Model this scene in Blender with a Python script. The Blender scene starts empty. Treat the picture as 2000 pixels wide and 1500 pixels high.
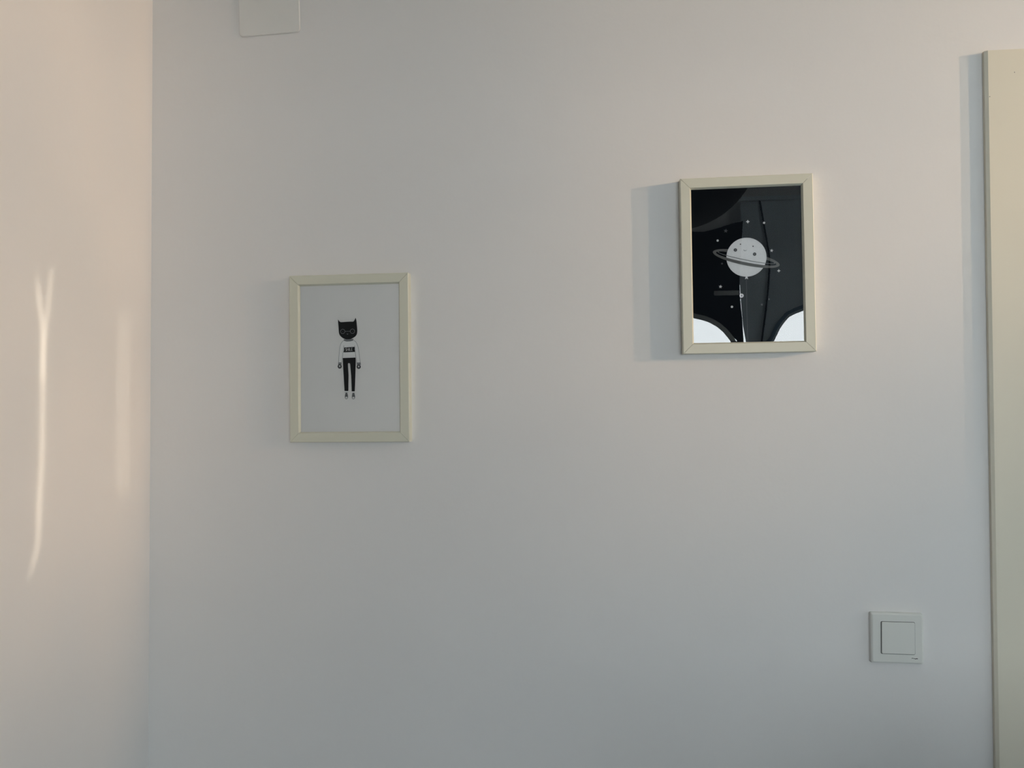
import bpy, bmesh, math, random
from mathutils import Vector, Matrix

random.seed(7)
S = bpy.context.scene
COL = S.collection

# ------------------------------------------------------------------ camera
cd = bpy.data.cameras.new('camera')
cam = bpy.data.objects.new('camera', cd)
COL.objects.link(cam)
cd.sensor_fit = 'HORIZONTAL'
cd.sensor_width = 36.0
cd.lens = 27.0
cd.clip_start = 0.02
yaw, pitch, roll = 0.1061, 0.0183, -0.0049
fw = Vector((-math.sin(yaw) * math.cos(pitch), math.cos(yaw) * math.cos(pitch), math.sin(pitch)))
rt = Vector((math.cos(yaw), math.sin(yaw), 0))
up = rt.cross(fw)
rt2 = rt * math.cos(roll) + up * math.sin(roll)
up2 = up * math.cos(roll) - rt * math.sin(roll)
m = Matrix((rt2, up2, -fw)).transposed().to_4x4()
m.translation = Vector((0, -1.4827, 1.5))
cam.matrix_world = m
S.camera = cam

# ------------------------------------------------------------------ world, lights, exposure
S.view_settings.view_transform = 'Standard'
S.view_settings.look = 'None'
S.view_settings.exposure = 0.0
S.view_settings.gamma = 1.0
S.view_settings.use_curve_mapping = False
S.cycles.use_adaptive_sampling = False
SKY = 12.0
w = bpy.data.worlds.new('sky')
S.world = w
w.use_nodes = True
wn = w.node_tree
wn.nodes.clear()
bg = wn.nodes.new('ShaderNodeBackground')
bg.inputs[0].default_value = (0.92, 0.99, 1.02, 1)
bg.inputs[1].default_value = SKY
wo = wn.nodes.new('ShaderNodeOutputWorld')
wn.links.new(bg.outputs[0], wo.inputs[0])


class NT:
    """tiny node helper for light and surface trees"""
    def __init__(self, tree):
        self.t = tree

    def n(self, kind, **kw):
        nd = self.t.nodes.new(kind)
        for k, v in kw.items():
            setattr(nd, k, v)
        return nd

    def link(self, a, b):
        self.t.links.new(a, b)

    def math(self, op, a, b=None, c=None, clamp=False):
        nd = self.n('ShaderNodeMath', operation=op, use_clamp=clamp)
        for i, v in enumerate((a, b, c)):
            if v is None:
                continue
            if isinstance(v, (int, float)):
                nd.inputs[i].default_value = v
            else:
                self.link(v, nd.inputs[i])
        return nd.outputs[0]

    def sstep(self, v, lo, hi, a=0.0, b=1.0):
        nd = self.n('ShaderNodeMapRange', interpolation_type='SMOOTHSTEP')
        self.link(v, nd.inputs[0])
        for i, x in enumerate((lo, hi, a, b)):
            nd.inputs[i + 1].default_value = x
        return nd.outputs[0]


def spot(name, pos, target, power, color, radius, half_deg):
    ld = bpy.data.lights.new(name, 'SPOT')
    ld.energy = power
    ld.color = color
    ld.shadow_soft_size = radius
    ld.spot_size = math.radians(2 * half_deg)
    ld.spot_blend = 0.15
    o = bpy.data.objects.new(name, ld)
    COL.objects.link(o)
    d = (Vector(target) - Vector(pos)).normalized()
    o.location = pos
    o.rotation_euler = d.to_track_quat('-Z', 'Y').to_euler()
    ld.use_nodes = True
    return o


def light_uv(o):
    """slope coordinates of the beam: a to the side, b upward"""
    T = NT(o.data.node_tree)
    em = [x for x in T.t.nodes if x.type == 'EMISSION'][0]
    tc = T.n('ShaderNodeTexCoord')
    sp = T.n('ShaderNodeSeparateXYZ')
    T.link(tc.outputs['Normal'], sp.inputs[0])
    az = T.math('ABSOLUTE', sp.outputs[2])
    return T, em, T.math('DIVIDE', sp.outputs[0], az), T.math('DIVIDE', sp.outputs[1], az)


def local_ab(o, p):
    R = o.rotation_euler.to_matrix()
    v = R.transposed() @ (Vector(p) - o.location)
    return v.x / abs(v.z), v.y / abs(v.z)


# low evening sun thrown back by two window panes of the house across the street
PIC2 = Vector((0.286, -0.02, 1.70))
dA = Vector((0.091, -0.020, 0.0125)).normalized()
dB = Vector((0.0595, -0.020, 0.0095)).normalized()
LA = PIC2 + dA * 9.0
LB = PIC2 + dB * 9.0
DAYLIGHT = 4.0
BEAM_A, BEAM_B, STREAK = 950.0, 520.0, 1500.0
sA = spot('sun_glint_first_pane', LA, (0.0, -0.1, 1.65), BEAM_A, (1.0, 0.645, 0.40), 0.025, 12)
sB = spot('sun_glint_second_pane', LB, (0.0, -0.1, 1.65), BEAM_B, (1.0, 0.665, 0.35), 0.025, 12)
for o, seed in ((sA, 3.1), (sB, 8.7)):
    T, em, a, b = light_uv(o)
    cmb = T.n('ShaderNodeCombineXYZ')
    T.link(T.math('MULTIPLY', a, 60.0), cmb.inputs[0])
    T.link(T.math('MULTIPLY', b, 26.0), cmb.inputs[1])
    cmb.inputs[2].default_value = seed
    nz = T.n('ShaderNodeTexNoise')
    nz.inputs['Scale'].default_value = 1.0
    nz.inputs['Detail'].default_value = 1.0
    T.link(cmb.outputs[0], nz.inputs['Vector'])
    mott = T.sstep(nz.outputs['Fac'], 0.30, 0.70, 0.86, 1.14)
    a0, b0 = local_ab(o, (0.3, 0, 0.95))
    a1, b1 = local_ab(o, (0.3, 0, 1.75))
    sl = T.sstep(a, local_ab(o, (-0.8, 0, 1.6))[0], local_ab(o, (-0.9, -0.12, 1.6))[0], 0.0, 0.10 / 9)
    sr = T.sstep(a, local_ab(o, (0.3, 0, 1.6))[0], local_ab(o, (0.8, 0, 1.6))[0], 0.0, -0.16 / 9)
    fade = T.sstep(T.math('ADD', b, T.math('ADD', sl, sr)), b0, b1, 0.0, 1.0)
    # the old panes are not flat: the beam is uneven from side to side
    prof = [((1.2, 0, 1.6), .94), ((0.7, 0, 1.6), .92), ((0.2, 0, 1.6), .76), ((-0.25, 0, 1.6), .35), ((-0.6, 0, 1.6), .23), ((-0.88, 0, 1.6), .26),
            ((-0.9, -0.03, 1.6), .44), ((-0.9, -0.12, 1.6), .44), ((-0.9, -0.25, 1.6), .44), ((-0.9, -0.45, 1.6), .44)]
    pa = sorted((local_ab(o, p)[0], v) for p, v in prof)
    lo, hi = pa[0][0], pa[-1][0]
    fc = T.n('ShaderNodeFloatCurve')
    cu = fc.mapping.curves[0]
    cu.points[0].location = (0, pa[0][1])
    cu.points[1].location = (1, pa[-1][1])
    for x, v in pa[1:-1]:
        cu.points.new((x - lo) / (hi - lo), v)
    for pnt in cu.points:
        pnt.handle_type = 'AUTO_CLAMPED'
    fc.mapping.update()
    T.link(T.math('DIVIDE', T.math('SUBTRACT', a, lo), hi - lo, clamp=True), fc.inputs['Value'])
    side = T.math('MULTIPLY', fc.outputs[0], 2.0)
    T.link(T.math('MULTIPLY', T.math('MULTIPLY', mott, fade), side), em.inputs['Strength'])

# a curved pane further along throws two thin streaks on the side wall
sC = spot('sun_glint_curved_pane', LA + Vector((0.0, -0.25, 0.1)), (-0.9, -0.2, 1.5), STREAK, (1.0, 0.84, 0.66), 0.008, 8)
T, em, a, b = light_uv(sC)


def streak(pts, width, soft, gain):
    """soft line through wall points (y, z), brightest at its middle"""
    ab = [local_ab(sC, (-0.9, y, z)) for y, z in pts]
    lo = min(q[1] for q in ab)
    hi = max(q[1] for q in ab)
    amin = min(q[0] for q in ab) - 0.001
    amax = max(q[0] for q in ab) + 0.001
    t = T.math('DIVIDE', T.math('SUBTRACT', b, lo), hi - lo, clamp=True)
    fc = T.n('ShaderNodeFloatCurve')
    cu = fc.mapping.curves[0]
    ab = sorted(ab, key=lambda q: q[1])
    xs = [((q[1] - lo) / (hi - lo), (q[0] - amin) / (amax - amin)) for q in ab]
    cu.points[0].location = xs[0]
    cu.points[1].location = xs[-1]
    for x in xs[1:-1]:
        cu.points.new(*x)
    for pnt in cu.points:
        pnt.handle_type = 'AUTO_CLAMPED'
    fc.mapping.update()
    T.link(t, fc.inputs['Value'])
    c = T.math('MULTIPLY_ADD', fc.outputs[0], amax - amin, amin)
    dist = T.math('ABSOLUTE', T.math('SUBTRACT', a, c))
    core = T.sstep(dist, width, width + soft, gain, 0.0)
    e1 = T.sstep(b, lo, lo + (hi - lo) * 0.10)
    e2 = T.sstep(b, hi - (hi - lo) * 0.12, hi, 1.0, 0.0)
    return T.math('MULTIPLY', T.math('MULTIPLY', core, e1), e2)


k = 1.0 / 9.8
s1 = streak([(-0.327, 1.725), (-0.318, 1.66), (-0.309, 1.60), (-0.309, 1.45), (-0.316, 1.31), (-0.3165, 1.275), (-0.325, 1.245), (-0.340, 1.20)], 0.0015 * k, 0.006 * k, 1.0)
s2 = streak([(-0.290, 1.73), (-0.297, 1.66), (-0.308, 1.585), (-0.31, 1.52)], 0.001 * k, 0.005 * k, 0.95)
s3 = streak([(-0.086, 1.69), (-0.092, 1.60), (-0.092, 1.40), (-0.090, 1.30)], 0.018 * k, 0.005 * k, 0.22)
s4 = streak([(-0.309, 1.70), (-0.309, 1.45), (-0.312, 1.28)], 0.003 * k, 0.022 * k, 0.14)
tot = T.math('ADD', T.math('ADD', s1, s2), T.math('ADD', s3, s4))
T.link(tot, em.inputs['Strength'])


def portal(name, loc, rot, sx, sy):
    ld = bpy.data.lights.new(name, 'AREA')
    ld.shape = 'RECTANGLE'
    ld.size = sx
    ld.size_y = sy
    ld.cycles.is_portal = True
    o = bpy.data.objects.new(name, ld)
    COL.objects.link(o)
    o.location = loc
    o.rotation_euler = rot


# openings of the two windows (shared with the walls below)
RX = 2.4                       # inner face of the right wall
RWY0, RWY1, RWZ0, RWZ1 = -1.45, -0.28, 1.42, 2.68
BY = -3.3                      # inner face of the wall behind the camera
BWX0, BWX1, BWZ0, BWZ1 = 0.33, 1.60, 1.14, 2.25
day = bpy.data.lights.new('street_daylight', 'AREA')
day.shape = 'RECTANGLE'
day.size = RWZ1 - RWZ0 - 0.1
day.size_y = RWY1 - RWY0 - 0.1
day.energy = DAYLIGHT
day.color = (0.74, 0.91, 1.0)
dayo = bpy.data.objects.new('street_daylight', day)
COL.objects.link(dayo)
dayo.location = (RX + 0.2, (RWY0 + RWY1) / 2, (RWZ0 + RWZ1) / 2)
dayo.rotation_euler = (0, math.radians(90), 0)
portal('portal_garden', ((BWX0 + BWX1) / 2, BY - 0.22, (BWZ0 + BWZ1) / 2), (math.radians(90), 0, 0), BWX1 - BWX0, BWZ1 - BWZ0)


# ------------------------------------------------------------------ materials
def mat(name, color, rough=0.5, spec=0.4, noise=0.0, nscale=8.0, bump=0.0, bscale=200.0, bdist=0.0005):
    mt = bpy.data.materials.new(name)
    mt.use_nodes = True
    T = NT(mt.node_tree)
    p = T.t.nodes['Principled BSDF']
    p.inputs['Base Color'].default_value = (*color, 1)
    p.inputs['Roughness'].default_value = rough
    p.inputs['Specular IOR Level'].default_value = spec
    tc = T.n('ShaderNodeTexCoord')
    if noise:
        nz = T.n('ShaderNodeTexNoise')
        nz.inputs['Scale'].default_value = nscale
        nz.inputs['Detail'].default_value = 1
        T.link(tc.outputs['Object'], nz.inputs['Vector'])
        mx = T.n('ShaderNodeMix', data_type='RGBA')
        mx.inputs[6].default_value = (*[c * (1 - noise) for c in color], 1)
        mx.inputs[7].default_value = (*[min(1, c * (1 + noise)) for c in color], 1)
        T.link(nz.outputs['Fac'], mx.inputs[0])
        T.link(mx.outputs[2], p.inputs['Base Color'])
    if bump:
        nb = T.n('ShaderNodeTexNoise')
        nb.inputs['Scale'].default_value = bscale
        nb.inputs['Detail'].default_value = 2
        T.link(tc.outputs['Object'], nb.inputs['Vector'])
        bp = T.n('ShaderNodeBump')
        bp.inputs['Strength'].default_value = bump
        bp.inputs['Distance'].default_value = bdist
        T.link(nb.outputs['Fac'], bp.inputs['Height'])
        T.link(bp.outputs[0], p.inputs['Normal'])
    return mt


WALL = (0.79, 0.782, 0.768)
M_wall = mat('wall_paint', WALL, 0.75, 0.25, noise=0.015, nscale=3.0, bump=0.25, bscale=60, bdist=0.0012)
M_ceil = mat('ceiling_paint', (0.8, 0.8, 0.79), 0.8, 0.2, noise=0.01)
M_floor = mat('floor_laminate', (0.25, 0.30, 0.36), 0.45, 0.4, noise=0.12, nscale=6)
M_frame = mat('frame_lacquer', (0.69, 0.685, 0.57), 0.42, 0.4, noise=0.015, nscale=30)
M_side = mat('casing_lacquer', (0.76, 0.72, 0.60), 0.5, 0.35, noise=0.01, nscale=12)
M_plastic = mat('switch_plastic', (0.73, 0.74, 0.70), 0.35, 0.5, noise=0.008, nscale=20)
M_plate = mat('plate_enamel', (0.77, 0.77, 0.74), 0.4, 0.4, noise=0.008, nscale=20)
M_gap = mat('gap_grey', (0.10, 0.10, 0.10), 0.8, 0.2, noise=0.05)
M_paper = mat('paper_white', (0.97, 0.94, 0.90), 0.8, 0.1, noise=0.01, nscale=40)
M_cloth = mat('paper_bright', (0.99, 0.97, 0.94), 0.8, 0.1, noise=0.01, nscale=40)
M_ink = mat('ink_black', (0.012, 0.012, 0.012), 0.7, 0.15, noise=0.1, nscale=60)
M_inkgrey = mat('ink_grey', (0.16, 0.16, 0.16), 0.7, 0.15, noise=0.1, nscale=60)
M_inkmid = mat('ink_midgrey', (0.30, 0.30, 0.30), 0.7, 0.15, noise=0.05, nscale=60)
M_inkdim = mat('ink_dim', (0.09, 0.09, 0.095), 0.7, 0.15, noise=0.05, nscale=60)
M_night = mat('ink_night', (0.004, 0.006, 0.009), 0.7, 0.1, noise=0.2, nscale=10)
M_planet = mat('ink_planet', (0.95, 0.94, 0.93), 0.8, 0.1, noise=0.05, nscale=400)
M_darkcurtain = mat('curtain_navy', (0.012, 0.016, 0.024), 0.9, 0.1, noise=0.2, nscale=20)
M_greycurtain = mat('curtain_grey', (0.76, 0.85, 0.90), 0.9, 0.1, noise=0.05, nscale=12)
M_band = mat('band_grey', (0.70, 0.70, 0.68), 0.8, 0.1, noise=0.05)
M_bind = mat('binding_blue', (0.20, 0.30, 0.38), 0.8, 0.1, noise=0.05)
M_ring = mat('ink_ring', (0.20, 0.195, 0.185), 0.7, 0.15, noise=0.05, nscale=60)
M_added_wood = mat('added_dark_wood', (0.022, 0.019, 0.017), 0.6, 0.3, noise=0.3, nscale=9)
M_added_chest = mat('added_chest_paint', (0.22, 0.30, 0.38), 0.6, 0.3, noise=0.05, nscale=9)
M_shade = mat('shade_brown', (0.03, 0.026, 0.022), 0.7, 0.2, noise=0.1)
M_house = mat('render_house', (0.10, 0.09, 0.085), 0.9, 0.1, noise=0.1, nscale=1.5)
M_grass = mat('yard_ground', (0.25, 0.25, 0.22), 0.9, 0.1, noise=0.2, nscale=1.0)

M_glass = bpy.data.materials.new('acrylic_sheet')
M_glass.use_nodes = True
T = NT(M_glass.node_tree)
T.t.nodes.clear()
out = T.n('ShaderNodeOutputMaterial')
mix = T.n('ShaderNodeMixShader')
fr = T.n('ShaderNodeFresnel')
fr.inputs[0].default_value = 1.80
tr = T.n('ShaderNodeBsdfTransparent')
gl = T.n('ShaderNodeBsdfGlossy')
gl.inputs['Roughness'].default_value = 0.004
T.link(fr.outputs[0], mix.inputs[0])
T.link(tr.outputs[0], mix.inputs[1])
T.link(gl.outputs[0], mix.inputs[2])
T.link(mix.outputs[0], out.inputs[0])


# ------------------------------------------------------------------ mesh helpers
def link_mesh(name, verts, faces, material, parent=None, smooth=False):
    me = bpy.data.meshes.new(name)
    me.from_pydata([tuple(v) for v in verts], [], faces)
    me.update()
    bm = bmesh.new()
    bm.from_mesh(me)
    bmesh.ops.recalc_face_normals(bm, faces=bm.faces)
    bm.to_mesh(me)
    bm.free()
    me.materials.append(material)
    if smooth:
        for p in me.polygons:
            p.use_smooth = True
    o = bpy.data.objects.new(name, me)
    COL.objects.link(o)
    if parent:
        o.parent = parent
    return o


def boxes(name, lst, material, parent=None, bevel=0.0):
    """lst of (x0,x1,y0,y1,z0,z1)"""
    bm = bmesh.new()
    for x0, x1, y0, y1, z0, z1 in lst:
        v = [bm.verts.new(p) for p in ((x0, y0, z0), (x1, y0, z0), (x1, y1, z0), (x0, y1, z0),
                                       (x0, y0, z1), (x1, y0, z1), (x1, y1, z1), (x0, y1, z1))]
        for f in ((0, 3, 2, 1), (4, 5, 6, 7), (0, 1, 5, 4), (1, 2, 6, 5), (2, 3, 7, 6), (3, 0, 4, 7)):
            bm.faces.new([v[i] for i in f])
    if bevel:
        bmesh.ops.bevel(bm, geom=bm.edges[:], offset=bevel, segments=2, affect='EDGES', profile=0.5)
    bmesh.ops.recalc_face_normals(bm, faces=bm.faces)
    me = bpy.data.meshes.new(name)
    bm.to_mesh(me)
    bm.free()
    me.materials.append(material)
    o = bpy.data.objects.new(name, me)
    COL.objects.link(o)
    if parent:
        o.parent = parent
    return o


def empty(name, loc, rot=(0, 0, 0)):
    o = bpy.data.objects.new(name, None)
    COL.objects.link(o)
    o.location = loc
    o.rotation_euler = rot
    o.empty_display_size = 0.05
    return o


def tag(o, label=None, cat=None, kind=None, group=None):
    for k_, v_ in (('label', label), ('category', cat), ('kind', kind), ('group', group)):
        if v_:
            o[k_] = v_
    return o


def rounded(w_, h_, r, n=6):
    pts = []
    for cx, cz, a0 in ((w_ / 2 - r, h_ / 2 - r, 0), (-w_ / 2 + r, h_ / 2 - r, 90), (-w_ / 2 + r, -h_ / 2 + r, 180), (w_ / 2 - r, -h_ / 2 + r, 270)):
        for i in range(n + 1):
            t = math.radians(a0 + 90 * i / n)
            pts.append((cx + r * math.cos(t), cz + r * math.sin(t)))
    return pts


def stacked(name, rings, material, parent=None, smooth=False):
    """rings: list of (outline, y); caps the last ring, open at the first (which lies on the wall)"""
    n = len(rings[0][0])
    verts, faces = [], []
    for pts, y in rings:
        verts += [(x, y, z) for x, z in pts]
    for i in range(len(rings) - 1):
        for j in range(n):
            a_, b_ = i * n + j, i * n + (j + 1) % n
            faces.append((a_, b_, b_ + n, a_ + n))
    faces.append(tuple(range((len(rings) - 1) * n, len(rings) * n)))
    faces.append(tuple(reversed(range(n))))
    return link_mesh(name, verts, faces, material, parent, smooth)


# ------------------------------------------------------------------ room shell
LX, CZ = -0.9012, 2.8
tag(boxes('floor', [(LX - 0.2, RX + 0.25, BY - 0.25, 0.2, -0.12, 0.0)], M_floor), kind='structure', label='grey laminate floor of the room')
tag(boxes('ceiling', [(LX - 0.2, RX + 0.25, BY - 0.25, 0.2, CZ, CZ + 0.12)], M_ceil), kind='structure', label='plain white ceiling above the room')
DX0, DX1, DZ = 0.785, 1.585, 2.055      # door opening
tag(boxes('wall_back', [(LX - 0.2, DX0, 0.0, 0.15, 0, CZ), (DX1, RX + 0.25, 0.0, 0.15, 0, CZ), (DX0, DX1, 0.0, 0.15, DZ, CZ)], M_wall),
    kind='structure', label='white painted wall the two pictures hang on')
# the corner runs slightly out of plumb: lower end a little further left
wl = link_mesh('wall_left', [(LX + 0.003, 0, CZ), (LX - 0.003, 0, 0), (LX - 0.003, BY - 0.25, 0), (LX + 0.003, BY - 0.25, CZ),
                             (LX - 0.2, 0, CZ), (LX - 0.2, 0, 0), (LX - 0.2, BY - 0.25, 0), (LX - 0.2, BY - 0.25, CZ)],
               [(0, 1, 2, 3), (4, 7, 6, 5), (0, 4, 5, 1), (3, 2, 6, 7), (0, 3, 7, 4), (1, 5, 6, 2)], M_wall)
tag(wl, kind='structure', label='side wall on the left in warm light with two bright streaks')
tag(boxes('wall_right', [(RX, RX + 0.25, RWY1, 0.0, 0, CZ), (RX, RX + 0.25, BY - 0.25, RWY0, 0, CZ),
                         (RX, RX + 0.25, RWY0, RWY1, 0, RWZ0), (RX, RX + 0.25, RWY0, RWY1, RWZ1, CZ)], M_wall),
    kind='structure', label='wall with the street window, out of view')
tag(boxes('wall_rear', [(LX, BWX0, BY - 0.25, BY, 0, CZ), (BWX1, RX, BY - 0.25, BY, 0, CZ),
                        (BWX0, BWX1, BY - 0.25, BY, 0, BWZ0), (BWX0, BWX1, BY - 0.25, BY, BWZ1, CZ)], M_wall),
    kind='structure', label='wall behind the camera with the curtained window')


def window_frame(name, axis, u0, u1, z0, z1, depth, label):
    e = 0.05
    rects = [(u0, u0 + e, z0, z1), (u1 - e, u1, z0, z1), (u0, u1, z0, z0 + e), (u0, u1, z1 - e, z1)]
    if axis == 'y':
        o = boxes(name, [(depth, depth + 0.06, a_, b_, c_, d_) for a_, b_, c_, d_ in rects], M_side)
    else:
        o = boxes(name, [(a_, b_, depth - 0.06, depth, c_, d_) for a_, b_, c_, d_ in rects], M_side)
    tag(o, kind='structure', label=label)


window_frame('window_1', 'y', RWY0, RWY1, RWZ0, RWZ1, RX + 0.12, 'open street window in the wall on the right')
window_frame('window_2', 'x', BWX0, BWX1, BWZ0, BWZ1, BY - 0.10, 'bright window reflected in the planet picture')

# house across the street and the ground outside
tag(boxes('neighbour_house', [(9.6, 13.0, -7.0, 4.0, -3.0, 9.0)], M_house), kind='structure', label='rendered house across the street')
tag(boxes('ground', [(-15, 20, -20, 15, -3.4, -3.0)], M_grass), kind='structure', label='ground outside the house')

# door casing and door leaf at the right edge of the photograph
CX0, CTOP, CT = 0.7129, 2.129, 0.0105
trim = empty('trim_1', (CX0, 0, 0))
tag(trim, kind='structure', label='cream door casing at the right edge of the view')
cw = DX0 - CX0 + 0.006
xr = DX1 - CX0 - 0.006


def casing_ring(ins, y):
    return [(ins, y, 0), (cw, y, 0), (cw, y, DZ + 0.006), (xr, y, DZ + 0.006), (xr, y, 0), (xr + cw - ins, y, 0), (xr + cw - ins, y, CTOP), (ins, y, CTOP)]


cv = casing_ring(0, -0.0001) + casing_ring(0, -0.0072) + casing_ring(0.0052, -CT)
cf = [(r * 8 + i, r * 8 + (i + 1) % 8, (r + 1) * 8 + (i + 1) % 8, (r + 1) * 8 + i) for r in range(2) for i in range(8)]
cf += [(16, 17, 18, 23), (18, 19, 22, 23), (19, 20, 21, 22), (0, 1, 2, 7), (2, 3, 6, 7), (3, 4, 5, 6)]
link_mesh('casing', cv, cf, M_side, trim)
# pin holes left in the casing
for hx, hz, hr in ((0.0500, 2.0865, 0.0008), (0.0070, 2.044, 0.0008)):
    n = 10
    link_mesh('pin_hole', [(hx + hr * math.cos(i * 2 * math.pi / n), -CT - 0.0002, hz + hr * math.sin(i * 2 * math.pi / n)) for i in range(n)],
              [tuple(range(n))], M_gap, trim)
door = empty('door_1', (DX0, 0, 0))
tag(door, kind='structure', label='cream door leaf inside the casing')
boxes('leaf', [(0.004, DX1 - DX0 - 0.004, 0.012, 0.05, 0.008, DZ - 0.004)], M_side, door, 0.002)

# ------------------------------------------------------------------ pictures
FW, FH, FD, FB = 0.2412, 0.330, 0.020, 0.0205


def rail(name, length, parent, rotz, off):
    """mitred moulding: runs along local x, outer edge at z=+off"""
    g = 0.0003                           # hairline at the mitre
    L2 = length / 2
    # profile: (distance from outer edge, y)
    prof = [(0.0, 0.0), (0.0, -FD + 0.0012), (0.0012, -FD), (FB - 0.0028, -FD), (FB - 0.0022, -FD + 0.0008), (FB, -FD + 0.0060), (FB, -0.004), (0.006, 0.0)]
    verts = []
    for sgn in (-1, 1):
        for d, y in prof:
            verts.append((sgn * (L2 - d - g), y, off - d))
    n = len(prof)
    faces = [(i, (i + 1) % n, (i + 1) % n + n, i + n) for i in range(n)]
    faces += [tuple(range(n)), tuple(reversed(range(n, 2 * n)))]
    o = link_mesh(name, verts, faces, M_frame, parent)
    o.rotation_euler = (0, rotz, 0)
    return o


def flat(name, outlines, material, parent, y):
    """printed area: polygons in millimetres on the sheet"""
    verts, faces = [], []
    for pts in outlines:
        faces.append(tuple(range(len(verts), len(verts) + len(pts))))
        verts += [(x / 1000, y, z / 1000) for x, z in pts]
    return link_mesh(name, verts, faces, material, parent)


def stroke(name, lines, width, material, parent, y, closed=False):
    """printed line: polylines in mm, drawn with a given line width"""
    verts, faces = [], []
    for ln in lines:
        w_ = width
        pts = [Vector((p[0], p[1])) for p in ln]
        n = len(pts)
        base = len(verts)
        for i, p in enumerate(pts):
            a_ = pts[(i - 1) % n] if closed or i > 0 else p
            b_ = pts[(i + 1) % n] if closed or i < n - 1 else p
            d = (b_ - a_)
            d = d.normalized() if d.length > 1e-9 else Vector((1, 0))
            nrm = Vector((-d.y, d.x)) * w_ / 2
            for s in (1, -1):
                qv = p + nrm * s
                verts.append((qv.x / 1000, y, qv.y / 1000))
        m_ = n if closed else n - 1
        for i in range(m_):
            j = (i + 1) % n
            faces.append((base + 2 * i, base + 2 * j, base + 2 * j + 1, base + 2 * i + 1))
    return link_mesh(name, verts, faces, material, parent)


def circle(cx, cz, r, n=40, sx=1.0):
    return [(cx + r * sx * math.cos(i * 2 * math.pi / n), cz + r * math.sin(i * 2 * math.pi / n)) for i in range(n)]


def star(cx, cz, r, k_=5, inner=0.42, rot=90):
    p = []
    for i in range(2 * k_):
        rr = r if i % 2 == 0 else r * inner
        t = math.radians(rot + 180 * i / k_)
        p.append((cx + rr * math.cos(t), cz + rr * math.sin(t)))
    return p


def smooth_poly(pts, it=2, closed=True):
    """Chaikin corner cutting"""
    for _ in range(it):
        new = []
        n = len(pts)
        rng = range(n) if closed else range(n - 1)
        if not closed:
            new.append(pts[0])
        for i in rng:
            a_, b_ = pts[i], pts[(i + 1) % n]
            new.append((a_[0] * .75 + b_[0] * .25, a_[1] * .75 + b_[1] * .25))
            new.append((a_[0] * .25 + b_[0] * .75, a_[1] * .25 + b_[1] * .75))
        if not closed:
            new.append(pts[-1])
        pts = new
    return pts


def picture(name, loc, tilt, label, paper):
    root = empty(name, loc, (0, -tilt, 0))
    tag(root, label, 'picture', group='white framed prints on the wall')
    rail('frame_rail', FW, root, 0, FH / 2)
    rail('frame_rail', FW, root, math.pi, FH / 2)
    rail('frame_rail', FH, root, math.pi / 2, FW / 2)
    rail('frame_rail', FH, root, -math.pi / 2, FW / 2)
    iw, ih = FW / 2 - 0.008, FH / 2 - 0.008
    boxes('backing_board', [(-iw, iw, -0.0128, -0.0105, -ih, ih)], M_gap, root)
    pr = boxes('print', [(-iw, iw, -0.0131, -0.0128, -ih, ih)], paper, root)
    gl_ = link_mesh('acrylic_sheet', [(-iw, -0.0142, -ih), (iw, -0.0142, -ih), (iw, -0.0142, ih), (-iw, -0.0142, ih)], [(0, 1, 2, 3)], M_glass, root)
    return root, pr


Y0, Y1, Y2, Y3, Y4 = -0.01320, -0.01330, -0.01340, -0.01350, -0.01360

# --- child with a cat head
P1, pr = picture('cat_child_picture', (-0.4777, 0, 1.5801), 0.0059,
                 'white framed print of a figure with a black cat head in a SMILE jumper', M_paper)
arm_l_out = [(-11.7, 35.5), (-17.0, 30.9), (-19.9, 22.9), (-21.6, 9.4), (-22.6, -8.1)]
arm_r_out = [(7.9, 35.2), (13.4, 31.7), (17.1, 22.2), (19.1, 8.7), (21.2, -8.8)]
arm_l_in = [(-11.5, 25.4), (-13.3, 13.3), (-15.0, 1.2), (-16.2, -8.2)]
arm_r_in = [(9.9, 25.0), (11.0, 12.9), (12.5, 0.8), (13.9, -8.7)]
flat('printed_jumper', [arm_l_out + list(reversed(arm_l_in)) + [(-11.5, 25.4), (-13.3, 13.3), (-14.5, 0.8), (12.0, 1.2), (11.0, 12.9), (9.9, 25.0)][:0],
                        [(-11.7, 35.5), (7.9, 35.2), (9.9, 25.0), (11.0, 12.9), (12.1, 1.0), (-14.4, 0.5), (-13.3, 13.3), (-11.5, 25.4)],
                        arm_r_out + list(reversed(arm_r_in))], M_cloth, pr, Y0)
stroke('printed_jumper_outline', [smooth_poly(arm_l_out, 2, False), smooth_poly(arm_r_out, 2, False),
                                  smooth_poly(arm_l_in, 2, False), smooth_poly(arm_r_in, 2, False)], 0.55, M_inkgrey, pr, Y1)
flat('printed_collar', [smooth_poly([(-11.4, 38.2), (-11.2, 34.8), (-5.9, 33.4), (1.0, 33.7), (6.8, 34.8), (7.6, 38.3)], 1)], M_inkmid, pr, Y1)
stroke('printed_collar_edge', [[(-11.4, 38.2), (-11.2, 34.8), (-5.9, 33.4), (1.0, 33.7), (6.8, 34.8), (7.6, 38.3)]], 0.7, M_inkgrey, pr, Y2)
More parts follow.
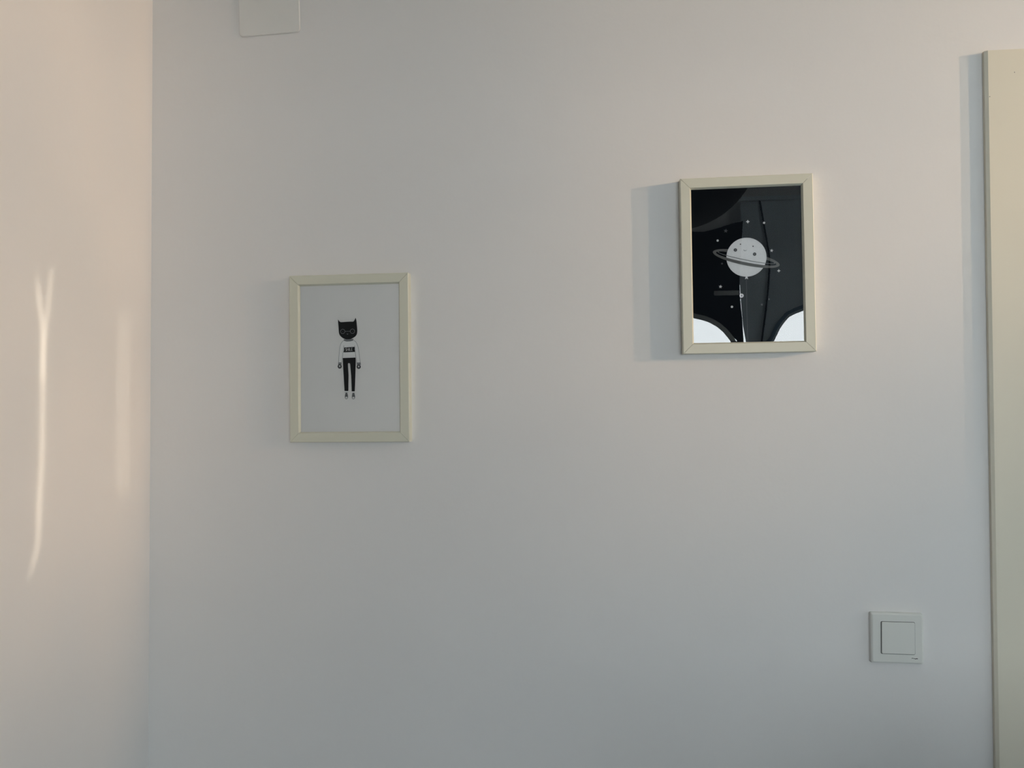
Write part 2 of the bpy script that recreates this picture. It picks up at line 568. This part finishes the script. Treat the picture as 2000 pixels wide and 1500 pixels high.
flat('printed_head', [[(-23.2, 77.2), (-21.6, 74.6), (-19.8, 72.6), (-17.4, 71.4), (-11, 71.7), (-4.3, 72.0), (3.0, 72.1), (7.5, 71.9), (9.3, 73.3), (10.9, 76.2), (12.4, 79.6),
                       (13.8, 75.5), (14.7, 69.0), (15.2, 62.0), (15.8, 54.5), (15.4, 49.5), (14.0, 45.4), (11.5, 42.6), (8.0, 40.2), (3.8, 38.3), (0.5, 37.5), (-3.1, 37.3), (-7.0, 37.5),
                       (-10.0, 38.2), (-13.6, 39.8), (-16.9, 42.4), (-19.4, 45.0), (-21.0, 48.0), (-21.8, 51.2), (-22.0, 56.0), (-22.4, 62.0), (-23.0, 70.0)]], M_ink, pr, Y2)
for cx in (-13.8, 6.0):
    stroke('printed_spectacle_ring', [circle(cx, 53.0, 4.4, 32)], 0.8, M_inkmid, pr, Y3, closed=True)
    flat('printed_eye', [circle(cx, 53.0, 0.8, 12)], M_inkdim, pr, Y3)
stroke('printed_spectacle_bridge', [[(-9.4, 53.0), (1.6, 53.0)]], 0.6, M_inkmid, pr, Y3)
flat('printed_nose', [[(-6.2, 48.2), (-2.6, 48.4), (-3.8, 46.4)]], M_inkmid, pr, Y3)
flat('printed_badge', [[(-11.3, 21.4), (-6, 21.3), (10.3, 22.3), (10.0, 17.5), (10.8, 12.2), (-12.7, 11.7), (-11.3, 16.5)]], M_ink, pr, Y1)
# S M I L E
h0, h1 = 14.6, 19.8
hm = (h0 + h1) / 2
letters = [
    [(-6.6, h1 - .3), (-7.5, h1), (-8.3, h1 - .6), (-8.2, hm + .5), (-7.2, hm - .1), (-6.6, hm - .9), (-6.8, h0 + .3), (-7.6, h0), (-8.4, h0 + .4)],
    [(-5.6, h0), (-5.5, h1), (-4.1, hm - .6), (-2.7, h1), (-2.6, h0)],
    [(-1.2, h0), (-1.2, h1)],
    [(0.3, h1 + .1), (0.3, h0 + .1), (2.3, h0 + .2)],
    [(5.5, h1 + .2), (3.6, h1 + .1), (3.6, hm + .1), (5.0, hm + .2), (3.6, hm + .1), (3.6, h0 + .2), (5.5, h0 + .3)]]
for ln in letters:
    stroke('printed_letter', [ln], 0.75, M_cloth, pr, Y2)
flat('printed_trousers', [[(-14.2, 0.5), (11.8, 1.0), (12.2, -5), (12.0, -11.3), (11.6, -22), (11.2, -34.2), (10.5, -50), (9.7, -65.5), (3.5, -65.5), (3.1, -50), (2.6, -34.1), (1.4, -20), (0.7, -11.2)],
                          [(-14.2, 0.5), (0.7, -11.2), (-0.2, -9.9), (-1.6, -9.5), (-3.0, -10.0), (-3.7, -11.8), (-3.3, -20), (-2.5, -34.0), (-2.9, -50), (-3.1, -62.9), (-3.8, -64.8), (-11.0, -64.4), (-11.8, -50), (-12.6, -33.8), (-13.4, -20), (-13.8, -10.9)]], M_ink, pr, Y2)
for pts in ([(-23.1, -8.1), (-16.6, -7.9), (-16.8, -12.9), (-23.6, -12.8)], [(14.0, -8.9), (21.9, -8.8), (22.4, -13.6), (14.6, -14.1)]):
    flat('printed_cuff', [pts], M_inkmid, pr, Y2)
for cx, cz in ((-20.4, -16.0), (18.1, -17.2)):
    flat('printed_glove', [circle(cx, cz, 4.0, 24, 0.9)], M_inkgrey, pr, Y1)
    stroke('printed_glove_outline', [circle(cx, cz, 3.6, 24, 0.95)], 1.3, M_ink, pr, Y2, closed=True)
    flat('printed_glove_heart', [[(cx - 1.7, cz + 1.6), (cx - .8, cz + 2.2), (cx, cz + 1.5), (cx + .8, cz + 2.2), (cx + 1.7, cz + 1.6), (cx, cz - 1.5)]], M_cloth, pr, Y3)
for pts in ([(-11.9, -65.2), (-3.1, -64.9), (-3.5, -67.7), (-11.0, -67.6)], [(3.4, -66.0), (10.0, -65.9), (9.7, -68.6), (4.2, -68.7)]):
    flat('printed_sock', [pts], M_cloth, pr, Y1)
    stroke('printed_sock_edge', [[(pts[3][0], pts[3][1]), (pts[2][0], pts[2][1])]], 0.6, M_inkgrey, pr, Y2)
for cx, cz in ((-7.2, -74.0), (7.0, -74.4)):
    flat('printed_shoe', [smooth_poly([(cx - 2.1, cz + 6.0), (cx + 1.9, cz + 6.0), (cx + 3.4, cz - 1.5), (cx + 2.6, cz - 5.6), (cx - 0.2, cz - 6.9), (cx - 2.8, cz - 5.4), (cx - 3.3, cz - 1.5)], 2)], M_inkgrey, pr, Y1)
    flat('printed_toe_cap', [circle(cx, cz - 3.6, 2.1, 18, 0.95)], M_cloth, pr, Y2)
    stroke('printed_laces', [[(cx - 1.7, cz + 3.4), (cx + 1.5, cz + 3.6)], [(cx - 2.0, cz + 1.4), (cx + 1.8, cz + 1.6)]], 0.5, M_inkmid, pr, Y2)

# --- smiling planet balloon on a night sky
P2, pr = picture('planet_picture', (0.286, 0, 1.7469), 0.0090,
                 'white framed dark print of a smiling ringed planet with stars', M_night)
pc, pz, prad = -0.6, 14.2, 36.6
flat('printed_planet', [circle(pc, pz, prad, 72)], M_planet, pr, Y1)
ang = math.radians(-13.5)
rcx, rcz = -1.2, 11.8


def ell(rx, rz, t, dz=0.0, dx=0.0):
    x, z = rx * math.cos(t) + dx, rz * math.sin(t) + dz
    return (rcx + x * math.cos(ang) - z * math.sin(ang), rcz + x * math.sin(ang) + z * math.cos(ang))


def band(rx0, rz0, rx1, rz1, t0, t1, dz1=0.0, n=60):
    a_ = [ell(rx0, rz0, t0 + (t1 - t0) * i / n, dz1) for i in range(n + 1)]
    b_ = [ell(rx1, rz1, t0 + (t1 - t0) * i / n, dz1) for i in range(n + 1)]
    return a_, b_


def strip(name, a_, b_, material, y, keep=None):
    verts = [(p[0] / 1000, y, p[1] / 1000) for p in a_] + [(p[0] / 1000, y, p[1] / 1000) for p in b_]
    n = len(a_)
    faces = []
    for i in range(n - 1):
        c = ((a_[i][0] + b_[i][0]) / 2 - pc, (a_[i][1] + b_[i][1]) / 2 - pz)
        if keep is None or keep(math.hypot(*c)):
            faces.append((i, i + 1, i + 1 + n, i + n))
    return link_mesh(name, verts, faces, material, pr)


RXo, RZo, RXi, RZi = 62.2, 12.9, 56.2, 7.1
a_, b_ = band(RXo, RZo, RXi, RZi, 0, math.pi, n=160)
strip('printed_ring_far_side', a_, b_, M_ring, Y0)
a_, b_ = band(RXo, RZo, RXi, RZi, math.pi, 2 * math.pi, n=160)
strip('printed_ring_near_side', a_, b_, M_ring, Y2)
a_, b_ = band(53.6, 5.4, 52.2, 4.3, 0, math.pi, 1.9, n=120)
strip('printed_ring_line_far', a_, b_, M_inkmid, Y0)
a_, b_ = band(53.6, 5.4, 52.2, 4.3, math.pi, 2 * math.pi, 1.9, n=160)
strip('printed_ring_line_near', a_, b_, M_inkmid, Y2, keep=lambda d: d > prad)
strip('printed_ring_groove', a_, b_, M_inkgrey, Y2, keep=lambda d: d <= prad)
for ex_, ez_ in ((-11.0, 38.9), (11.9, 34.2)):
    flat('printed_planet_eye', [circle(ex_, ez_, 1.1, 14)], M_ink, pr, Y2)
stroke('printed_planet_smile', [smooth_poly([(-5.2, 28.4), (-4.2, 26.4), (-2.4, 26.0), (-0.4, 27.6)], 2, False)], 0.7, M_inkdim, pr, Y2)
for ex_, ez_ in ((-20.4, 28.4), (14.4, 19.4)):
    flat('printed_cheek', [circle(ex_, ez_, 3.1, 24)], M_inkdim, pr, Y2)
    flat('printed_cheek_centre', [circle(ex_, ez_, 1.5, 16)], M_inkmid, pr, Y3)
flat('printed_balloon_knot', [[(-2.6, -22.0), (0.4, -22.0), (1.9, -27.2), (-1.2, -25.6), (-4.0, -27.0)]], M_planet, pr, Y2)
stroke('printed_string', [smooth_poly([(-1.4, -26.6), (-1.5, -60.2), (-1.7, -103.3), (-1.0, -147.0)], 2, False)], 0.6, M_inkdim, pr, Y0)
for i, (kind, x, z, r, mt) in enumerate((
        ('star', -37.3, 65.0, 4.3, M_inkdim), ('spark', 3.2, 80.8, 3.6, M_planet), ('dot', 32.8, 77.5, 2.1, M_planet), ('dot', -52.5, 47.2, 2.1, M_planet),
        ('star', 45.4, 25.1, 3.4, M_planet), ('dot', -45.2, 3.6, 1.8, M_inkdim), ('spark', 57.6, -13.1, 3.2, M_planet), ('star', -48.9, -39.6, 3.6, M_planet),
        ('knob_reflection', -10.7, -57.5, 3.8, M_planet), ('dot', -28.7, -78.0, 2.2, M_planet), ('dot', 38.9, -65.6, 1.7, M_inkdim), ('dot', 25.8, -75.3, 1.9, M_inkdim))):
    if kind == 'star':
        flat('printed_star', [star(x, z, r, 5, 0.42, 80)], mt, pr, Y0)
    elif kind == 'spark':
        flat('printed_star', [star(x, z, r, 4, 0.5, 90)], mt, pr, Y0)
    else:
        flat('dot_or_knob_reflection', [circle(x, z, r, 20)], mt, pr, Y0)
        if kind == 'knob_reflection':  # mirror image of a knob, painted into the print as a ringed dot
            flat('dot_or_knob_reflection', [circle(x, z - 0.2, 1.5, 16)], M_inkmid, pr, Y1)

# ------------------------------------------------------------------ light switch
sw = empty('light_switch', (0.5465, 0, 1.0586), (0, 0.006, 0))
tag(sw, 'square white single rocker light switch on the wall beside the door casing', 'light switch')
W2 = 0.0915
stacked('face_plate', [(rounded(W2, W2, 0.003), 0.0), (rounded(W2, W2, 0.003), -0.0065), (rounded(W2 - 0.0012, W2 - 0.0012, 0.0028), -0.0085),
                       (rounded(W2 - 0.0065, W2 - 0.0065, 0.0025), -0.0100)], M_plastic, sw)
RW_, RO = 0.0575, 0.0012
stacked('rocker_gap', [([(x + RO - 0.0004, z + RO) for x, z in rounded(RW_ + 0.0022, RW_ + 0.0018, 0.0026)], -0.0099),
                       ([(x + RO - 0.0004, z + RO) for x, z in rounded(RW_ + 0.0022, RW_ + 0.0018, 0.0026)], -0.01008)], M_gap, sw)
rk = stacked('rocker', [([(x + RO, z + RO) for x, z in rounded(RW_, RW_, 0.002)], -0.0100), ([(x + RO, z + RO) for x, z in rounded(RW_, RW_, 0.002)], -0.0110),
                        ([(x + RO, z + RO) for x, z in rounded(RW_ - 0.0016, RW_ - 0.0016, 0.0016)], -0.0117)], M_plastic, sw)
# small dark maker's mark at the lower right of the plate, too fine to read
mk = [[(24.6, -34.9), (25.0, -34.0), (26.0, -33.8), (26.4, -34.6), (25.8, -35.3), (24.9, -35.3)],
      [(26.4, -34.2), (28.6, -34.5), (30.6, -35.1), (30.4, -35.9), (28.4, -35.4), (26.4, -34.9)],
      [(30.4, -34.9), (32.4, -34.6), (33.4, -34.4), (35.0, -34.7), (35.2, -35.6), (34.2, -36.0), (33.2, -35.6), (31.6, -36.2), (30.5, -36.2)]]
flat('maker_mark', mk, M_ink, sw, -0.01012)

# ------------------------------------------------------------------ cover plate at the top edge
cp = empty('cover_plate', (-0.6485, 0, 2.3015), (0, -0.028, 0))
tag(cp, 'thin square white cover plate with rounded corners high on the wall', 'cover plate')
stacked('plate', [(rounded(0.1225, 0.1225, 0.006), 0.0), (rounded(0.1275, 0.1275, 0.007), -0.0012), (rounded(0.1275, 0.1275, 0.007), -0.0028), (rounded(0.1250, 0.1250, 0.006), -0.0042)], M_plate, cp)
# ------------------------------------------------------------------ behind the camera: what the planet picture mirrors
def curtain(name, left, right, material, y, amp, folds, label):
    """left/right: edge polylines (x, z) of equal length, top to bottom; cloth with real thickness and folds"""
    nu = 48
    rows = len(left)
    verts, faces = [], []
    for side in (0, 1):
        for r in range(rows):
            for i in range(nu + 1):
                t = i / nu
                x = left[r][0] * (1 - t) + right[r][0] * t
                z = left[r][1] * (1 - t) + right[r][1] * t
                yy = y + amp * math.sin(t * folds * 2 * math.pi) + (0.004 if side else 0.0)
                verts.append((x, yy, z))
    n = nu + 1
    off = rows * n
    for side in (0, 1):
        for r in range(rows - 1):
            for i in range(nu):
                q = [side * off + r * n + i, side * off + r * n + i + 1, side * off + (r + 1) * n + i + 1, side * off + (r + 1) * n + i]
                faces.append(tuple(q))
    rim = [(r * n) for r in range(rows)]
    rim2 = [(r * n + nu) for r in range(rows)]
    for e in (rim, rim2, list(range(n)), list(range((rows - 1) * n, rows * n))):
        for a_, b_ in zip(e, e[1:]):
            faces.append((a_, b_, b_ + off, a_ + off))
    return link_mesh(name, verts, faces, material, None, True)


def swept(out_edge, in_edge, material, y, name, folds, amp=0.006):
    return curtain(name, out_edge, in_edge, material, y, amp, folds, None)


CYD, CYG = -3.2, -3.215
# dark curtain: free lower edge sweeps in an arc towards the middle, where it is tied and falls to the floor
nav_low = [(0.25, 2.06), (0.40, 2.03), (0.55, 2.010), (0.60, 1.998), (0.66, 1.983), (0.705, 1.965), (0.75, 1.937), (0.79, 1.900), (0.83, 1.848), (0.85, 1.80), (0.853, 1.6), (0.85, 1.3), (0.84, 0.02)]
nav_in = [(0.886, 2.549), (0.884, 2.50), (0.880, 2.44), (0.877, 2.40), (0.873, 2.35), (0.869, 2.30), (0.865, 2.25), (0.861, 2.19), (0.862, 2.12), (0.866, 2.05), (0.872, 1.95), (0.872, 1.82), (0.90, 0.02)]
top = [(0.25, 2.49), (0.40, 2.50), (0.55, 2.497), (0.60, 2.487), (0.66, 2.485), (0.705, 2.495), (0.75, 2.506), (0.79, 2.52), (0.83, 2.532), (0.85, 2.538)]


def interp(tab, z):
    tab = sorted(tab)
    if z <= tab[0][0]:
        return tab[0][1]
    for (z0, v0), (z1, v1) in zip(tab, tab[1:]):
        if z <= z1:
            return v0 + (v1 - v0) * (z - z0) / (z1 - z0)
    return tab[-1][1]


def inner_edge(z):
    return interp([(2.549, .886), (2.366, .873), (2.199, .862), (2.062, .867), (1.971, .876), (1.88, .880), (1.80, .886)], z)


# built as one sheet: a strip from its upper hem down to the arc, then the gathered tail
verts, faces = [], []
cols = list(zip(top, nav_low[:10])) + [((0.873, 2.545), (0.862, 1.80))]
rows = 14
for side in (0, 1):
    for ci, (tp, lw) in enumerate(cols):
        for r in range(rows + 1):
            t = r / rows
            x = tp[0] * (1 - t) + lw[0] * t
            if ci >= 9:
                x = inner_edge(tp[1] * (1 - t) + lw[1] * t) - (0.012 if ci == 9 else 0.0)
            z = tp[1] * (1 - t) + lw[1] * t
            verts.append((x, CYD + 0.004 * math.sin(ci * 1.7) * t - (0.004 if side else 0), z))
nr = rows + 1
off = len(cols) * nr
for side in (0, 1):
    for c in range(len(cols) - 1):
        for r in range(rows):
            faces.append((side * off + c * nr + r, side * off + (c + 1) * nr + r, side * off + (c + 1) * nr + r + 1, side * off + c * nr + r + 1))
for c in range(len(cols) - 1):
    for r in (0, rows):
        faces.append((c * nr + r, (c + 1) * nr + r, (c + 1) * nr + r + off, c * nr + r + off))
for c in (0, len(cols) - 1):
    for r in range(rows):
        faces.append((c * nr + r, c * nr + r + 1, c * nr + r + 1 + off, c * nr + r + off))
dk = empty('dark_curtain', (0.85, CYD, 0.0))
tag(dk, 'dark navy curtain swept aside, mirrored in the planet picture', 'curtain', group='curtains mirrored in the planet picture')


def rel(vs, o):
    return [(v[0] - o.location.x, v[1] - o.location.y, v[2] - o.location.z) for v in vs]


link_mesh('cloth', rel(verts, dk), faces, M_darkcurtain, dk)
boxes('tail', [(-0.035, 0.012, -0.012, 0.010, 0.0, 1.83)], M_darkcurtain, dk, 0.004)
boxes('hem', [(-0.03, 0.004, -0.005, 0.004, 1.79, 1.83)], M_darkcurtain, dk)
# grey lining that shows along the free edge, and a grey band
hemv, hemf = [], []
edge = nav_low[:10]
for i, (x, z) in enumerate(edge):
    nx = edge[min(i + 1, len(edge) - 1)][0] - edge[max(i - 1, 0)][0]
    nz = edge[min(i + 1, len(edge) - 1)][1] - edge[max(i - 1, 0)][1]
    ln = math.hypot(nx, nz)
    ox, oz = nz / ln * 0.028, -nx / ln * 0.028
    for yy in (CYD + 0.002, CYD - 0.006):
        hemv += [(x, yy, z), (x + ox, yy, z + oz)]
for i in range(len(edge) - 1):
    b0 = 4 * i
    hemf += [(b0, b0 + 4, b0 + 5, b0 + 1), (b0 + 2, b0 + 3, b0 + 7, b0 + 6), (b0, b0 + 2, b0 + 6, b0 + 4), (b0 + 1, b0 + 5, b0 + 7, b0 + 3)]
link_mesh('edge_binding', rel(hemv, dk), hemf, M_band, dk)
boxes('sewn_band', [(0.713 - 0.85, 0.858 - 0.85, 0.004, 0.010, 2.102, 2.130)], M_band, dk, 0.002)

# grey curtain on the other side of the middle
g_low = [(0.895, 1.80), (0.93, 1.79), (0.98, 1.79), (1.03, 1.80), (1.062, 1.83), (1.095, 1.901), (1.118, 1.935), (1.15, 1.972), (1.19, 1.99), (1.23, 2.006), (1.30, 2.03), (1.45, 2.06), (1.65, 2.08)]
verts, faces = [], []
for side in (0, 1):
    for ci, lw in enumerate(g_low):
        for r in range(rows + 1):
            t = r / rows
            z = 2.66 * (1 - t) + lw[1] * t
            x = lw[0]
            if ci == 0:
                x = inner_edge(z) + interp([(2.66, -.01), (2.24, -.008), (2.20, .004), (2.05, .006), (1.98, .004), (1.93, .005), (1.80, .018)], z)
            verts.append((x, CYG + 0.004 * math.sin(ci * 1.3) - (0.004 if side else 0), z))
off = len(g_low) * nr
for side in (0, 1):
    for c in range(len(g_low) - 1):
        for r in range(rows):
            faces.append((side * off + c * nr + r, side * off + (c + 1) * nr + r, side * off + (c + 1) * nr + r + 1, side * off + c * nr + r + 1))
for c in range(len(g_low) - 1):
    for r in (0, rows):
        faces.append((c * nr + r, (c + 1) * nr + r, (c + 1) * nr + r + off, c * nr + r + off))
for c in (0, len(g_low) - 1):
    for r in range(rows):
        faces.append((c * nr + r, c * nr + r + 1, c * nr + r + 1 + off, c * nr + r + off))
gy = empty('grey_curtain', (0.95, CYG, 0.0))
tag(gy, 'pale grey curtain swept aside, mirrored in the planet picture', 'curtain', group='curtains mirrored in the planet picture')
link_mesh('cloth', rel(verts, gy), faces, M_greycurtain, gy)
hemv, hemf = [], []
edge = g_low[3:]
for i, (x, z) in enumerate(edge):
    nx = edge[min(i + 1, len(edge) - 1)][0] - edge[max(i - 1, 0)][0]
    nz = edge[min(i + 1, len(edge) - 1)][1] - edge[max(i - 1, 0)][1]
    ln = math.hypot(nx, nz)
    for yy in (CYG + 0.012, CYG + 0.004):
        hemv += [(x - nz / ln * 0.014, yy, z + nx / ln * 0.014), (x - nz / ln * 0.034, yy, z + nx / ln * 0.034)]
for i in range(len(edge) - 1):
    b0 = 4 * i
    hemf += [(b0, b0 + 4, b0 + 5, b0 + 1), (b0 + 2, b0 + 3, b0 + 7, b0 + 6), (b0, b0 + 2, b0 + 6, b0 + 4), (b0 + 1, b0 + 5, b0 + 7, b0 + 3)]
link_mesh('edge_binding', rel(hemv, gy), hemf, M_bind, gy)
boxes('tail', [(-0.05, 0.10, -0.016, 0.012, 0.0, 1.82)], M_greycurtain, gy, 0.005)


def tube(name, pts, r, material, parent, n=8):
    verts, faces = [], []
    for i, p in enumerate(pts):
        for j in range(n):
            t = j * 2 * math.pi / n
            verts.append((p[0] + r * math.cos(t), p[1] + r * math.sin(t), p[2]))
    for i in range(len(pts) - 1):
        for j in range(n):
            faces.append((i * n + j, i * n + (j + 1) % n, (i + 1) * n + (j + 1) % n, (i + 1) * n + j))
    faces += [tuple(range(n)), tuple(range((len(pts) - 1) * n, len(pts) * n))]
    return link_mesh(name, verts, faces, material, parent, True)


fold = smooth_poly([(0.984, 2.66), (1.002, 2.546), (1.020, 2.43), (1.034, 2.347), (1.037, 2.277), (1.030, 2.18), (1.022, 2.09), (1.004, 1.95), (0.983, 1.80)], 2, False)
tube('fold_shade_tube', [(x - 0.95, 0.014, z) for x, z in fold], 0.0052, M_darkcurtain, gy)  # dark tube stands in for the shade in the grey curtain's fold

# curtain pole carries both
pole = empty('curtain_pole', (0.95, -3.225, 2.68))
tag(pole, 'grey curtain pole on the wall behind the camera', 'curtain pole')
boxes('rail', [(-0.75, 0.75, -0.012, 0.012, -0.012, 0.012)], M_greycurtain, pole, 0.004)
for bx in (-0.6, 0.6):
    boxes('bracket', [(bx - 0.012, bx + 0.012, -0.075, -0.011, -0.009, 0.009)], M_greycurtain, pole)

# dark pendant lamp whose round shade darkens the upper corner of the mirror image
pl = empty('pendant_lamp', (0.38, -2.1, 2.27))
tag(pl, 'dark brown pendant lamp with a round shade, mirrored in the planet picture', 'lamp')
verts, faces = [], []
nu, nv = 40, 14
ra, rb = 0.36, 0.33
for j in range(nv + 1):
    t = j / nv * math.pi * 0.5
    for i in range(nu):
        u = i * 2 * math.pi / nu
        verts.append((ra * math.sin(t) * math.cos(u), ra * math.sin(t) * math.sin(u), rb - rb * math.cos(t)))
for j in range(nv):
    for i in range(nu):
        faces.append((j * nu + i, j * nu + (i + 1) % nu, (j + 1) * nu + (i + 1) % nu, (j + 1) * nu + i))
faces.append(tuple(range(nv * nu, (nv + 1) * nu)))
link_mesh('shade', verts, faces, M_shade, pl, True)
tube('stem', [(0, 0, rb), (0, 0, 0.53)], 0.012, M_shade, pl)

# unseen flat wardrobe added on the side wall to darken what the other picture mirrors
wd = empty('added_dark_wardrobe', (LX + 0.004, -0.5, 0))
tag(wd, 'added dark brown wardrobe, unseen, darkening the mirror image in the cat picture', 'added wardrobe')
boxes('surround', [(0.0, 0.012, -2.0, 0.0, 0.0, 2.3)], M_added_wood, wd, 0.002)
for i in range(4):
    y0 = -1.985 + i * 0.494
    dr = boxes('door', [(0.0125, 0.03, y0, y0 + 0.488, 0.05, 2.28)], M_added_wood, wd, 0.002)
    boxes('handle', [(0.0305, 0.04, y0 + 0.44, y0 + 0.452, 0.95, 1.10)], M_added_wood, dr, 0.002)

# unseen chest of drawers added right of the camera to keep window light off the low right of the wall
dz = empty('added_chest_blocker', (1.0, -1.25, 0))
tag(dz, 'added blue-grey chest of drawers, unseen, shading the low right of the wall', 'added chest of drawers')
boxes('carcass', [(-0.5, 0.5, -0.2, 0.2, 0.06, 1.06)], M_added_chest, dz, 0.004)
boxes('top', [(-0.52, 0.52, -0.21, 0.22, 1.0605, 1.085)], M_added_chest, dz, 0.004)
for lx in (-0.46, 0.46):
    for ly in (-0.16, 0.16):
        boxes('leg', [(lx - 0.02, lx + 0.02, ly - 0.02, ly + 0.02, 0.0, 0.06)], M_added_chest, dz)
for i in range(4):
    z0 = 0.08 + i * 0.245
    dr = boxes('drawer', [(-0.48, 0.48, 0.201, 0.22, z0, z0 + 0.235)], M_added_chest, dz, 0.003)
    boxes('handle', [(-0.07, 0.07, 0.2205, 0.235, z0 + 0.13, z0 + 0.145)], M_added_wood, dr, 0.002)
